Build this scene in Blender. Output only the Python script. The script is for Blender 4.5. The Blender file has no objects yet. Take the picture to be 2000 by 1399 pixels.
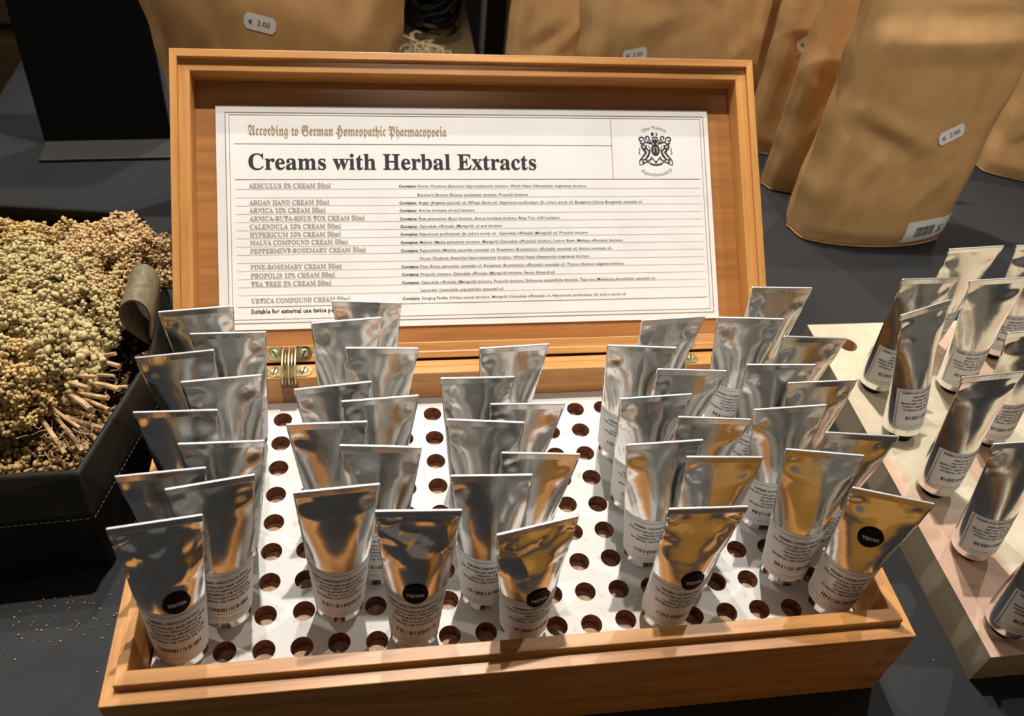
import bpy, bmesh, math, random
from math import sin, cos, pi, radians
from mathutils import Vector, Matrix, noise
import numpy as np

random.seed(7)
SC = bpy.context.scene
COL = SC.collection

# ---------------------------------------------------------------- camera
def rotm(rx, ry, rz):
    return Matrix.Rotation(rz, 3, 'Z') @ Matrix.Rotation(ry, 3, 'Y') @ Matrix.Rotation(rx, 3, 'X')
cd = bpy.data.cameras.new('camera')
cam = bpy.data.objects.new('camera', cd); COL.objects.link(cam)
cam.matrix_world = Matrix.Translation((-0.07043, -0.22566, 0.43715)) @ rotm(0.79677, -0.08084, -0.12806).to_4x4()
cd.sensor_width = 36.0
cd.lens = 1656.05 / 2000 * 36.0
cd.clip_start = 0.01; cd.clip_end = 30
cd.dof.use_dof = True; cd.dof.focus_distance = 0.52; cd.dof.aperture_fstop = 11
SC.camera = cam

# ---------------------------------------------------------------- world, light, exposure
w = bpy.data.worlds.new('world'); SC.world = w; w.use_nodes = True
bg = w.node_tree.nodes['Background']
bg.inputs[0].default_value = (0.95, 0.88, 0.78, 1); bg.inputs[1].default_value = 0.115
SC.view_settings.view_transform = 'Standard'; SC.view_settings.look = 'None'
SC.view_settings.exposure = 0.0; SC.view_settings.gamma = 1.0
SC.view_settings.use_curve_mapping = False

def spot(name, loc, target, power, size=55, radius=0.025, col=(1, .94, .86)):
    l = bpy.data.lights.new(name, 'SPOT'); l.energy = power; l.color = col
    l.spot_size = radians(size); l.spot_blend = 0.5; l.shadow_soft_size = radius
    o = bpy.data.objects.new(name, l); COL.objects.link(o)
    o.location = loc
    d = Vector(target) - Vector(loc)
    o.rotation_euler = d.to_track_quat('-Z', 'Y').to_euler()
    return o
spot('ceiling_spot_light', (0.05, 0.62, 1.75), (0, 0.12, 0), 118, radius=.016)
spot('ceiling_spot_light', (-0.05, 1.18, 1.85), (0, 0.20, 0), 72, radius=.016)
spot('ceiling_spot_light', (0.75, 0.78, 1.70), (0.1, 0.15, 0), 40, radius=.016)
spot('ceiling_spot_light', (-1.05, 0.62, 1.25), (0, 0.15, 0), 24, radius=.016)
# narrow spots aimed at the kraft pouches
spot('pouch_spot_light', (0.30, -0.30, 1.60), (0.50, 0.50, 0.05), 56, size=23, radius=.016)
spot('pouch_spot_light', (-0.10, -0.30, 1.60), (-0.02, 0.62, 0.12), 46, size=17, radius=.016)

# ---------------------------------------------------------------- materials
def mat(name, base, rough=.6, metal=0., spec=.5):
    m = bpy.data.materials.new(name); m.use_nodes = True
    b = m.node_tree.nodes['Principled BSDF']
    b.inputs['Base Color'].default_value = (*base, 1)
    b.inputs['Roughness'].default_value = rough
    b.inputs['Metallic'].default_value = metal
    b.inputs['Specular IOR Level'].default_value = spec
    return m
def N(m, t): return m.node_tree.nodes.new(t)
def LK(m, a, b): m.node_tree.links.new(a, b)
def noisy(m, c1, c2, scale, detail=4, stretch=(1, 1, 1), bump=0., bscale=None, dist=.001, lo=.35, hi=.65, obj=True):
    b = m.node_tree.nodes['Principled BSDF']
    tc = N(m, 'ShaderNodeTexCoord'); mp = N(m, 'ShaderNodeMapping')
    mp.inputs['Scale'].default_value = stretch
    LK(m, tc.outputs['Object'], mp.inputs[0])
    no = N(m, 'ShaderNodeTexNoise'); no.inputs['Scale'].default_value = scale; no.inputs['Detail'].default_value = detail
    LK(m, mp.outputs[0], no.inputs['Vector'])
    cr = N(m, 'ShaderNodeValToRGB')
    cr.color_ramp.elements[0].position = lo; cr.color_ramp.elements[0].color = (*c1, 1)
    cr.color_ramp.elements[1].position = hi; cr.color_ramp.elements[1].color = (*c2, 1)
    LK(m, no.outputs['Fac'], cr.inputs[0]); LK(m, cr.outputs[0], b.inputs['Base Color'])
    if bump:
        n2 = N(m, 'ShaderNodeTexNoise'); n2.inputs['Scale'].default_value = bscale or scale; n2.inputs['Detail'].default_value = 5
        LK(m, mp.outputs[0], n2.inputs['Vector'])
        bp = N(m, 'ShaderNodeBump'); bp.inputs['Strength'].default_value = bump; bp.inputs['Distance'].default_value = dist
        LK(m, n2.outputs['Fac'], bp.inputs['Height']); LK(m, bp.outputs[0], b.inputs['Normal'])
    return cr
def wood(name, axis, dark=(.36, .145, .032), light=(.60, .285, .078)):
    m = mat(name, light, .38)
    b = m.node_tree.nodes['Principled BSDF']
    tc = N(m, 'ShaderNodeTexCoord'); mp = N(m, 'ShaderNodeMapping')
    s = [1, 1, 1]; s[axis] = .06
    mp.inputs['Scale'].default_value = s
    LK(m, tc.outputs['Object'], mp.inputs[0])
    n1 = N(m, 'ShaderNodeTexNoise'); n1.inputs['Scale'].default_value = 160; n1.inputs['Detail'].default_value = 6; n1.inputs['Roughness'].default_value = .65
    n2 = N(m, 'ShaderNodeTexNoise'); n2.inputs['Scale'].default_value = 14; n2.inputs['Detail'].default_value = 2; n2.inputs['Distortion'].default_value = 1.2
    LK(m, mp.outputs[0], n1.inputs['Vector']); LK(m, mp.outputs[0], n2.inputs['Vector'])
    mx = N(m, 'ShaderNodeMath'); mx.operation = 'ADD'
    m2 = N(m, 'ShaderNodeMath'); m2.operation = 'MULTIPLY'; m2.inputs[1].default_value = .75
    LK(m, n2.outputs['Fac'], m2.inputs[0]); LK(m, n1.outputs['Fac'], mx.inputs[0]); LK(m, m2.outputs[0], mx.inputs[1])
    cr = N(m, 'ShaderNodeValToRGB')
    cr.color_ramp.elements[0].position = .62; cr.color_ramp.elements[0].color = (*dark, 1)
    cr.color_ramp.elements[1].position = 1.08; cr.color_ramp.elements[1].color = (*light, 1)
    LK(m, mx.outputs[0], cr.inputs[0]); LK(m, cr.outputs[0], b.inputs['Base Color'])
    bp = N(m, 'ShaderNodeBump'); bp.inputs['Strength'].default_value = .25; bp.inputs['Distance'].default_value = .0004
    LK(m, n1.outputs['Fac'], bp.inputs['Height']); LK(m, bp.outputs[0], b.inputs['Normal'])
    return m
WOOD = [wood('beech_x', 0), wood('beech_y', 1), wood('beech_z', 2)]
WOOD_D = wood('beech_panel', 0, (.27, .108, .028), (.43, .185, .052))
WOOD_J = wood('beech_end_grain', 2, (.30, .115, .028), (.46, .20, .055))

BOARD = mat('painted_board', (.8, .79, .75), .6)
noisy(BOARD, (.46, .445, .41), (.66, .65, .625), 160, 8, lo=.26, hi=.40, bump=.15, dist=.0005)
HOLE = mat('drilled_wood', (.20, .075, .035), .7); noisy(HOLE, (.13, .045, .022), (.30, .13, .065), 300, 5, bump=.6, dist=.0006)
HOLE_LIT = mat('hole_bottom_lit', (.5, .3, .2), .7); noisy(HOLE_LIT, (.42, .23, .14), (.66, .42, .28), 300, 5, bump=.6, dist=.0006)  # lighter copy of the hole wood: lit patch on the bottoms painted in
CARD = mat('card_stock', (.80, .78, .74), .7); noisy(CARD, (.76, .74, .71), (.81, .79, .76), 25, 3)
INK = mat('black_ink', (.012, .012, .013), .7)
GOLD = mat('brown_gold_ink', (.33, .22, .10), .6)
TAUPE = mat('taupe_ink', (.33, .29, .24), .7)
GREYINK = mat('dark_grey_ink', (.07, .07, .07), .7)
RULE = mat('rule_ink', (.30, .20, .15), .7)
RULE2 = mat('fine_rule_ink', (.58, .52, .46), .7)

ALU = mat('aluminium', (.86, .86, .84), .17, 1.)
def alu_nodes(m, r0=.10, r1=.25, s=.40):
    b = m.node_tree.nodes['Principled BSDF']
    tc = N(m, 'ShaderNodeTexCoord'); mp = N(m, 'ShaderNodeMapping'); mp.inputs['Scale'].default_value = (1, 1, .05)
    LK(m, tc.outputs['Object'], mp.inputs[0])
    no = N(m, 'ShaderNodeTexNoise'); no.inputs['Scale'].default_value = 900; no.inputs['Detail'].default_value = 3
    LK(m, mp.outputs[0], no.inputs['Vector'])
    n2 = N(m, 'ShaderNodeTexNoise'); n2.inputs['Scale'].default_value = 60; n2.inputs['Detail'].default_value = 2
    LK(m, tc.outputs['Object'], n2.inputs['Vector'])
    mr = N(m, 'ShaderNodeMapRange'); mr.inputs[3].default_value = r0; mr.inputs[4].default_value = r1
    LK(m, n2.outputs['Fac'], mr.inputs[0]); LK(m, mr.outputs[0], b.inputs['Roughness'])
    bp = N(m, 'ShaderNodeBump'); bp.inputs['Strength'].default_value = s; bp.inputs['Distance'].default_value = .00012
    LK(m, no.outputs['Fac'], bp.inputs['Height'])
    b3 = N(m, 'ShaderNodeBump'); b3.inputs['Strength'].default_value = .35; b3.inputs['Distance'].default_value = .0009
    LK(m, n2.outputs['Fac'], b3.inputs['Height']); LK(m, bp.outputs[0], b3.inputs['Normal']); LK(m, b3.outputs[0], b.inputs['Normal'])
alu_nodes(ALU)
ALUE = mat('aluminium_crimp', (.72, .72, .73), .38, 1.)
BLACKP = mat('black_plastic', (.004, .004, .0045), .5, spec=.2)
LABEL = mat('label_paper', (.76, .745, .72), .55)
STICK = mat('black_sticker', (.006, .005, .0055), .6, spec=.15)
WHITEP = mat('white_print', (.75, .73, .72), .5)
PRICE = mat('price_sticker_paper', (.78, .76, .72), .6)

TABLE = mat('dark_laminate', (.03, .031, .034), .6, spec=.25)
noisy(TABLE, (.014, .0145, .016), (.021, .0215, .023), 9, 5, bump=.05, bscale=500, dist=.0002)
BLACKB = mat('matt_black', (.004, .004, .0035), .6, spec=.15)
FOOTM = mat('dark_grey_steel', (.032, .031, .028), .45)
KRAFT = mat('kraft_paper', (.42, .24, .09), .62)
noisy(KRAFT, (.50, .285, .110), (.56, .33, .135), 60, 6, bump=.12, bscale=700, dist=.0002)
KRAFT_SHADED = mat('kraft_paper_shaded', (.20, .12, .05), .7)  # same kraft, with the shade behind the table darkened into its colour
LEATH = mat('black_leather', (.016, .014, .012), .55, spec=.18); noisy(LEATH, (.010, .0085, .007), (.019, .016, .012), 40, 5, bump=.25, bscale=900, dist=.0003)
THREAD = mat('grey_thread', (.10, .09, .08), .7)
OLIVE = mat('olive_leather', (.10, .08, .045), .6); noisy(OLIVE, (.12, .10, .055), (.20, .165, .095), 300, 5, bump=.3, dist=.0004)
EDGEL = mat('leather_cut_edge', (.15, .065, .03), .7)
BRASS = mat('aged_brass', (.48, .40, .20), .32, 1.); noisy(BRASS, (.20, .165, .07), (.55, .46, .24), 260, 5, bump=.4, dist=.0004)
BRASSL = mat('bright_brass', (.66, .60, .38), .35, 1.)
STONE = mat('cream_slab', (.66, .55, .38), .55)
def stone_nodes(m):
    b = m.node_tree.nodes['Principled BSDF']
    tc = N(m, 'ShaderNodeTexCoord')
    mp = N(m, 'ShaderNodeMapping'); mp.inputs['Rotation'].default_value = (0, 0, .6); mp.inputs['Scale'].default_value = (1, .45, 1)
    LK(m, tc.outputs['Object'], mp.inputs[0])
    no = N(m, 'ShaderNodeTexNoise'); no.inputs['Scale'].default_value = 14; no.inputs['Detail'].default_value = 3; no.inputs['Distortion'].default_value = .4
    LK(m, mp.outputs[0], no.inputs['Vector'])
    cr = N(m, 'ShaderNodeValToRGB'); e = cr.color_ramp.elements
    e[0].position = .42; e[0].color = (.68, .60, .43, 1); e[1].position = .56; e[1].color = (.62, .40, .29, 1)  # pink bands: own veining, with overlapping spot shadows painted in
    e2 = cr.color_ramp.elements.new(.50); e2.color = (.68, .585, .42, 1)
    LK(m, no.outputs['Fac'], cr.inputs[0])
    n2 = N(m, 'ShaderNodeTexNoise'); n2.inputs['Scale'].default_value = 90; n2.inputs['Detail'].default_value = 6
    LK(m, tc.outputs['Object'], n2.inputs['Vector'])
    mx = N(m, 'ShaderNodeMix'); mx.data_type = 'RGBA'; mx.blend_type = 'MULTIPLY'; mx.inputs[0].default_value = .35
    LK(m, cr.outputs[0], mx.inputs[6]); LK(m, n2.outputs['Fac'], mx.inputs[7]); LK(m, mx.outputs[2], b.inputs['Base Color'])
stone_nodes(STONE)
SLABSIDE = mat('slab_edge_wood', (.34, .30, .20), .6); noisy(SLABSIDE, (.27, .235, .16), (.38, .335, .235), 30, 5, stretch=(1, .2, 1))
def flower_mat(name, a, b_, c):
    m = mat(name, a, .85, spec=.15)
    b = m.node_tree.nodes['Principled BSDF']
    tc = N(m, 'ShaderNodeTexCoord'); no = N(m, 'ShaderNodeTexNoise'); no.inputs['Scale'].default_value = 45; no.inputs['Detail'].default_value = 3
    n2 = N(m, 'ShaderNodeTexNoise'); n2.inputs['Scale'].default_value = 420; n2.inputs['Detail'].default_value = 2
    LK(m, tc.outputs['Object'], no.inputs['Vector']); LK(m, tc.outputs['Object'], n2.inputs['Vector'])
    ad = N(m, 'ShaderNodeMath'); ad.operation = 'ADD'; LK(m, no.outputs['Fac'], ad.inputs[0]); LK(m, n2.outputs['Fac'], ad.inputs[1])
    cr = N(m, 'ShaderNodeValToRGB'); e = cr.color_ramp.elements
    e[0].position = .75; e[0].color = (*a, 1); e[1].position = 1.25; e[1].color = (*c, 1)
    k = e.new(1.0); k.color = (*b_, 1)
    # fac is doubled: ramp reads 0..1
    dv = N(m, 'ShaderNodeMath'); dv.operation = 'MULTIPLY'; dv.inputs[1].default_value = .8
    LK(m, ad.outputs[0], dv.inputs[0]); e[0].position = .6; e[1].position = .8; e[2].position = 1.0
    LK(m, dv.outputs[0], cr.inputs[0]); LK(m, cr.outputs[0], b.inputs['Base Color'])
    return m
FL_TAN = flower_mat('dried_floret_tan', (.23, .12, .045), (.53, .34, .15), (.70, .51, .27))
FL_GRN = flower_mat('dried_floret_green', (.26, .165, .06), (.53, .395, .17), (.62, .52, .27))
FL_YEL = flower_mat('dried_floret_yellow', (.22, .12, .035), (.50, .33, .12), (.64, .47, .21))
FL_BRN = flower_mat('dried_crumb_brown', (.20, .10, .03), (.34, .20, .07), (.50, .36, .16))
STEM = mat('dry_stem', (.45, .29, .14), .75); noisy(STEM, (.32, .19, .08), (.68, .46, .25), 120, 4)
STRAW = mat('pale_straw', (.55, .42, .22), .8)
WALLM = mat('beige_panel', (.32, .28, .18), .7)
FLOORM = mat('dark_floor', (.05, .045, .04), .6)
DWOOD = mat('brown_shelf', (.16, .10, .04), .6)

# ---------------------------------------------------------------- helpers
def link(name, me, m=None, parent=None, mtx=None):
    o = bpy.data.objects.new(name, me); COL.objects.link(o)
    if m is not None:
        me.materials.clear()
        for q in (m if isinstance(m, (list, tuple)) else [m]): me.materials.append(q)
    if parent is not None: o.parent = parent
    if mtx is not None: o.matrix_local = mtx
    return o
def mesh(verts, faces, smooth=False):
    me = bpy.data.meshes.new('m'); me.from_pydata([tuple(v) for v in verts], [], faces)
    if smooth: me.polygons.foreach_set('use_smooth', [True] * len(me.polygons))
    me.update(); return me
def tag(o, label, cat, group=None, kind=None):
    if label: o['label'] = label
    if cat: o['category'] = cat
    if group: o['group'] = group
    if kind: o['kind'] = kind
    return o
def empty(name, loc=(0, 0, 0), rot=(0, 0, 0), mtx=None):
    o = bpy.data.objects.new(name, None); COL.objects.link(o); o.empty_display_size = .01
    if mtx is not None: o.matrix_world = mtx
    else: o.location = loc; o.rotation_euler = rot
    return o
def setmat(me, m):
    me.materials.clear()
    for q in (m if isinstance(m, (list, tuple)) else [m]): me.materials.append(q)
    return me
def boxmesh(x0, x1, y0, y1, z0, z1, bev=0., seg=2):
    bm = bmesh.new(); bmesh.ops.create_cube(bm, size=1)
    for v in bm.verts:
        v.co = Vector((x0 + (v.co.x + .5) * (x1 - x0), y0 + (v.co.y + .5) * (y1 - y0), z0 + (v.co.z + .5) * (z1 - z0)))
    if bev: bmesh.ops.bevel(bm, geom=bm.edges[:], offset=bev, segments=seg, affect='EDGES', profile=.5)
    me = bpy.data.meshes.new('b'); bm.to_mesh(me); bm.free(); return me
def box(name, a, m, parent=None, bev=.0005, mtx=None):
    return link(name, boxmesh(*a, bev), m, parent, mtx)
def join(parts):
    """parts: list of (verts, faces) -> one mesh"""
    V, F = [], []
    for v, f in parts:
        o = len(V); V += list(v); F += [tuple(i + o for i in q) for q in f]
    return V, F
def tube_pts(path, r, n=8, cap=True):
    V, F = [], []
    path = [Vector(q) for q in path]
    rs = r if isinstance(r, (list, tuple)) else [r] * len(path)
    up = Vector((0, 0, 1))
    for i, c in enumerate(path):
        d = (path[min(i + 1, len(path) - 1)] - path[max(i - 1, 0)]).normalized()
        a = d.cross(up)
        if a.length < .05: a = d.cross(Vector((1, 0, 0)))
        a.normalize(); b = d.cross(a)
        for k in range(n):
            t = 2 * pi * k / n; V.append(c + (a * cos(t) + b * sin(t)) * rs[i])
    for i in range(len(path) - 1):
        for k in range(n):
            F.append((i * n + k, i * n + (k + 1) % n, (i + 1) * n + (k + 1) % n, (i + 1) * n + k))
    if cap:
        F.append(tuple(range(n - 1, -1, -1))); F.append(tuple(range((len(path) - 1) * n, len(path) * n)))
    return V, F
def lathe(prof, n=24, cap0=True, cap1=True):
    V, F = [], []
    for r, z in prof:
        for k in range(n): V.append((r * cos(2 * pi * k / n), r * sin(2 * pi * k / n), z))
    for i in range(len(prof) - 1):
        for k in range(n): F.append((i * n + k, i * n + (k + 1) % n, (i + 1) * n + (k + 1) % n, (i + 1) * n + k))
    if cap0: F.append(tuple(range(n - 1, -1, -1)))
    if cap1: F.append(tuple(range((len(prof) - 1) * n, len(prof) * n)))
    return V, F

# ---- lettering
BOLD, FRAK = 0x1D400, 0x1D56C
def bold(s):
    out = ''
    for c in s:
        if 'A' <= c <= 'Z': out += chr(0x1D400 + ord(c) - 65)
        elif 'a' <= c <= 'z': out += chr(0x1D41A + ord(c) - 97)
        elif '0' <= c <= '9': out += chr(0x1D7CE + ord(c) - 48)
        else: out += c
    return out
def frak(s):
    out = ''
    for c in s:
        if 'A' <= c <= 'Z': out += chr(0x1D56C + ord(c) - 65)
        elif 'a' <= c <= 'z': out += chr(0x1D586 + ord(c) - 97)
        else: out += c
    return out
def text_raw(s, off=0., res=2):
    c = bpy.data.curves.new('t', 'FONT'); c.body = s; c.size = 1; c.resolution_u = res; c.offset = off; c.fill_mode = 'FRONT'
    o = bpy.data.objects.new('t', c); COL.objects.link(o)
    bpy.context.view_layer.update()
    dg = bpy.context.evaluated_depsgraph_get()
    me = o.evaluated_get(dg).to_mesh()
    V = np.array([v.co[:2] for v in me.vertices]) if len(me.vertices) else np.zeros((0, 2))
    F = [tuple(p.vertices) for p in me.polygons]
    o.evaluated_get(dg).to_mesh_clear()
    bpy.data.objects.remove(o); bpy.data.curves.remove(c)
    return V, F
def text(s, x, y, width=None, cap=None, off=0., align='L', res=2):
    """flat lettering: list of 2D verts + faces, baseline left at (x, y)"""
    V, F = text_raw(s, off, res)
    if len(V) == 0: return V, F
    x0, x1 = V[:, 0].min(), V[:, 0].max()
    sx = width / (x1 - x0) if width else None
    sy = (cap / .70) if cap else sx
    if sx is None: sx = sy
    V = V.copy(); V[:, 0] = (V[:, 0] - x0) * sx; V[:, 1] *= sy
    wd = (x1 - x0) * sx
    V[:, 0] += x - (wd / 2 if align == 'C' else 0); V[:, 1] += y
    return V, F
def cat2(items):
    V, F = [], []
    for v, f in items:
        o = len(V); V += [tuple(q) for q in v]; F += [tuple(i + o for i in q) for q in f]
    return V, F
def rect2(x0, y0, x1, y1): return [(x0, y0), (x1, y0), (x1, y1), (x0, y1)], [(0, 1, 2, 3)]

# ---------------------------------------------------------------- setting
ZT = -.0349
ZS = -.0065
floor = box('floor', (-2.5, 2.5, -1.5, 3.0, -.83, -.80), FLOORM, None, 0); floor['kind'] = 'structure'
wb = box('wall_back', (-2.5, 2.5, 3.0, 3.05, -.80, 1.9), mat('dim_wall', (.10, .085, .06), .8), None, 0); wb['kind'] = 'structure'

table = empty('display_table', (0, 0, -.80))
tag(table, 'dark grey laminate table carrying the whole cream display', 'table')
box('tabletop', (-.467, 1.2, -.75, .793, ZT - .03 + .80, ZT + .80), TABLE, table, .0012)
for sx in (-.43, 1.15):
    for sy in (-.70, .75):
        box('leg', (sx - .02, sx + .02, sy - .02, sy + .02, 0, ZT - .03 + .80), BLACKB, table, .001)

# ---------------------------------------------------------------- wooden box
BX, YF, YB = .2085, -.0372, .1915
ZL, ZR, ZBK = .0284, .0332, .0240
bx = empty('wooden_box', (0, 0, ZT))
tag(bx, 'open orange-brown wooden box holding silver cream tubes in a drilled white board', 'box')
def mitre_frame(rect, profs, names, mats, parent, mtx=None, bev=.0005):
    """rect x0,x1,y0,y1; profs: dict side-> list of (inset, height)"""
    x0, x1, y0, y1 = rect
    out = {}
    for side in ('front', 'right', 'back', 'left'):
        pr = profs[side]; n = len(pr)
        prev = {'front': 'left', 'right': 'front', 'back': 'right', 'left': 'back'}[side]
        nxt = {'front': 'right', 'right': 'back', 'back': 'left', 'left': 'front'}[side]
        V = []
        for oth in (prev, nxt):
            for k, (a, h) in enumerate(pr):
                b = profs[oth][k][0]
                def co(s, v): return {'front': y0 + v, 'back': y1 - v, 'left': x0 + v, 'right': x1 - v}[s]
                if side in ('front', 'back'): V.append((co(oth, b), co(side, a), h))
                else: V.append((co(side, a), co(oth, b), h))
        F = [tuple(range(n)), tuple(range(2 * n - 1, n - 1, -1))]
        for k in range(n): F.append((k, (k + 1) % n, n + (k + 1) % n, n + k))
        bm = bmesh.new(); vs = [bm.verts.new(v) for v in V]
        for f in F: bm.faces.new([vs[i] for i in f])
        bmesh.ops.recalc_face_normals(bm, faces=bm.faces[:])
        if bev: bmesh.ops.bevel(bm, geom=[e for e in bm.edges if abs((e.verts[0].co - e.verts[1].co).length) > .03], offset=bev, segments=2, affect='EDGES', profile=.5)
        me = bpy.data.meshes.new(names[side]); bm.to_mesh(me); bm.free()
        out[side] = link(names[side], me, mats[side], parent, mtx)
    return out
def bprof(a1, a2, led, top): return [(0, ZT), (0, led), (a1, led), (a1, top), (a2, top), (a2, ZT)]
LOC = Matrix.Translation((0, 0, -ZT))
mitre_frame((-BX - .0005, BX, YF, YB),
            {'front': bprof(.0075, .0150, ZL, ZR), 'left': bprof(.0062, .0115, ZL, ZR), 'right': bprof(.0062, .0112, ZL, ZR),
             'back': [(0, ZT), (0, ZBK - .0004), (.006, ZBK - .0002), (.006, ZBK), (.0130, ZBK), (.0130, ZT)]},
            {'front': 'front_wall', 'left': 'side_wall', 'right': 'side_wall', 'back': 'back_wall'},
            {'front': WOOD[0], 'back': WOOD[0], 'left': WOOD[1], 'right': WOOD[1]}, bx, LOC)
box('base_panel', (-.196, .196, -.021, .1775, .0004, .005), WOOD_D, bx, 0)
# finger joints at the front corners, barely proud of the wall
for i in range(3):
    z = -.026 + i * .018
    for sx in (BX - .0118, -BX - .0005):
        box('finger_joint', (sx + .0002, sx + .0110, YF - .00012, YF + .002, z, z + .009), WOOD_J, bx, 0, LOC)

# perforated board
def hole_board():
    S, DY, r, n = .020, .0203, .0061, 20
    x0, x1, y0, y1 = -.1964, .1966, -.0216, .1782
    V, F, M = [], [], []
    rnd = random.Random(3)
    xs = [(c - 9) * S for c in range(19)]; ys = [(8 - k) * DY for k in range(9)]
    gx = [x0] + [x + S / 2 for x in xs[:-1]] + [x1]; gy = [y0] + [y + DY / 2 for y in sorted(ys)[:-1]] + [y1]
    for i, cx in enumerate(xs):
        for j, cy in enumerate(sorted(ys)):
            jx, jy = cx + rnd.uniform(-.0004, .0004), cy + rnd.uniform(-.0007, .0007)
            a, b, c, d = gx[i], gx[i + 1], gy[j], gy[j + 1]
            o = len(V)
            for k in range(n):      # outer ring projected on the cell rectangle
                t = 2 * pi * k / n + pi / 4
                ct, st = cos(t), sin(t); m_ = max(abs(ct), abs(st))
                u, v = ct / m_, st / m_
                V.append((jx + (b - jx) * u if u > 0 else jx + (jx - a) * u, jy + (d - jy) * v if v > 0 else jy + (jy - c) * v, 0))
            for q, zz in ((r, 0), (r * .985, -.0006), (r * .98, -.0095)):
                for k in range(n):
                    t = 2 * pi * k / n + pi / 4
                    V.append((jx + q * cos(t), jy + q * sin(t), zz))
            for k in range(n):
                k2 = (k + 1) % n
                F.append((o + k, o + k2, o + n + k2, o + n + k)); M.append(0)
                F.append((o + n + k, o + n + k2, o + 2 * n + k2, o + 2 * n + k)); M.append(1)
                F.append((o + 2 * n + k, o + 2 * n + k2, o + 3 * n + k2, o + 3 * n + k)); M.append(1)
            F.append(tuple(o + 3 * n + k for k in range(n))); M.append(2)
    o = len(V)
    for z in (0, -.0175):
        V += [(x0, y0, z), (x1, y0, z), (x1, y1, z), (x0, y1, z)]
    for k in range(4): F.append((o + k, o + (k + 1) % 4, o + 4 + (k + 1) % 4, o + 4 + k)); M.append(1)
    F.append((o + 7, o + 6, o + 5, o + 4)); M.append(1)
    me = mesh(V, F); setmat(me, [BOARD, HOLE, HOLE_LIT]); me.polygons.foreach_set('material_index', M)
    bm = bmesh.new(); bm.from_mesh(me)
    top = [f for f in bm.faces if f.material_index == 0]
    for f in top:
        if f.normal.z < 0: f.normal_flip()
    bm.to_mesh(me); bm.free()
    return me
bd = link('perforated_board', hole_board()); bd.location = (0, 0, 0)
tag(bd, 'white-painted board with rows of round drilled holes, inside the wooden box', 'board')
for sx in (-.15, .15):   # cleats that carry the board
    box('cleat', (sx - .01, sx + .01, -.02, .176, .0052, -.0177 - ZT), WOOD_D, bx, 0)

# lid (a part of the box), in its own frame: x, up the slope, out of the panel
TH = .84838
LU = Vector((0, sin(TH), cos(TH))); LN = Vector((0, -cos(TH), sin(TH))); LO = Vector((0, .22352, .02669))
LM = Matrix(((1, LU.x, LN.x, LO.x), (0, LU.y, LN.y, LO.y), (0, LU.z, LN.z, LO.z), (0, 0, 0, 1)))
LML = Matrix.Translation((0, 0, -ZT)) @ LM
lid = link('lid', boxmesh(-.2055, .2045, -.022, .188, -.006, 0, .0004), WOOD_D, bx, LML)
def lprof(a1, a2, dr=.0207, dl=.0168): return [(0, -.0064), (0, dr), (a1, dr), (a1, dl), (a2, dl), (a2, -.0064)]
mitre_frame((-.2088, .2080, -.0245, .1912),
            {'front': lprof(.0045, .0112, .0203, .0190), 'right': lprof(.0050, .0125), 'left': lprof(.0050, .0125), 'back': lprof(.0056, .0140)},
            {'front': 'bottom_rail', 'left': 'side_rail', 'right': 'side_rail', 'back': 'top_rail'},
            {'front': WOOD[0], 'back': WOOD[0], 'left': WOOD[1], 'right': WOOD[1]}, lid)

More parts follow.
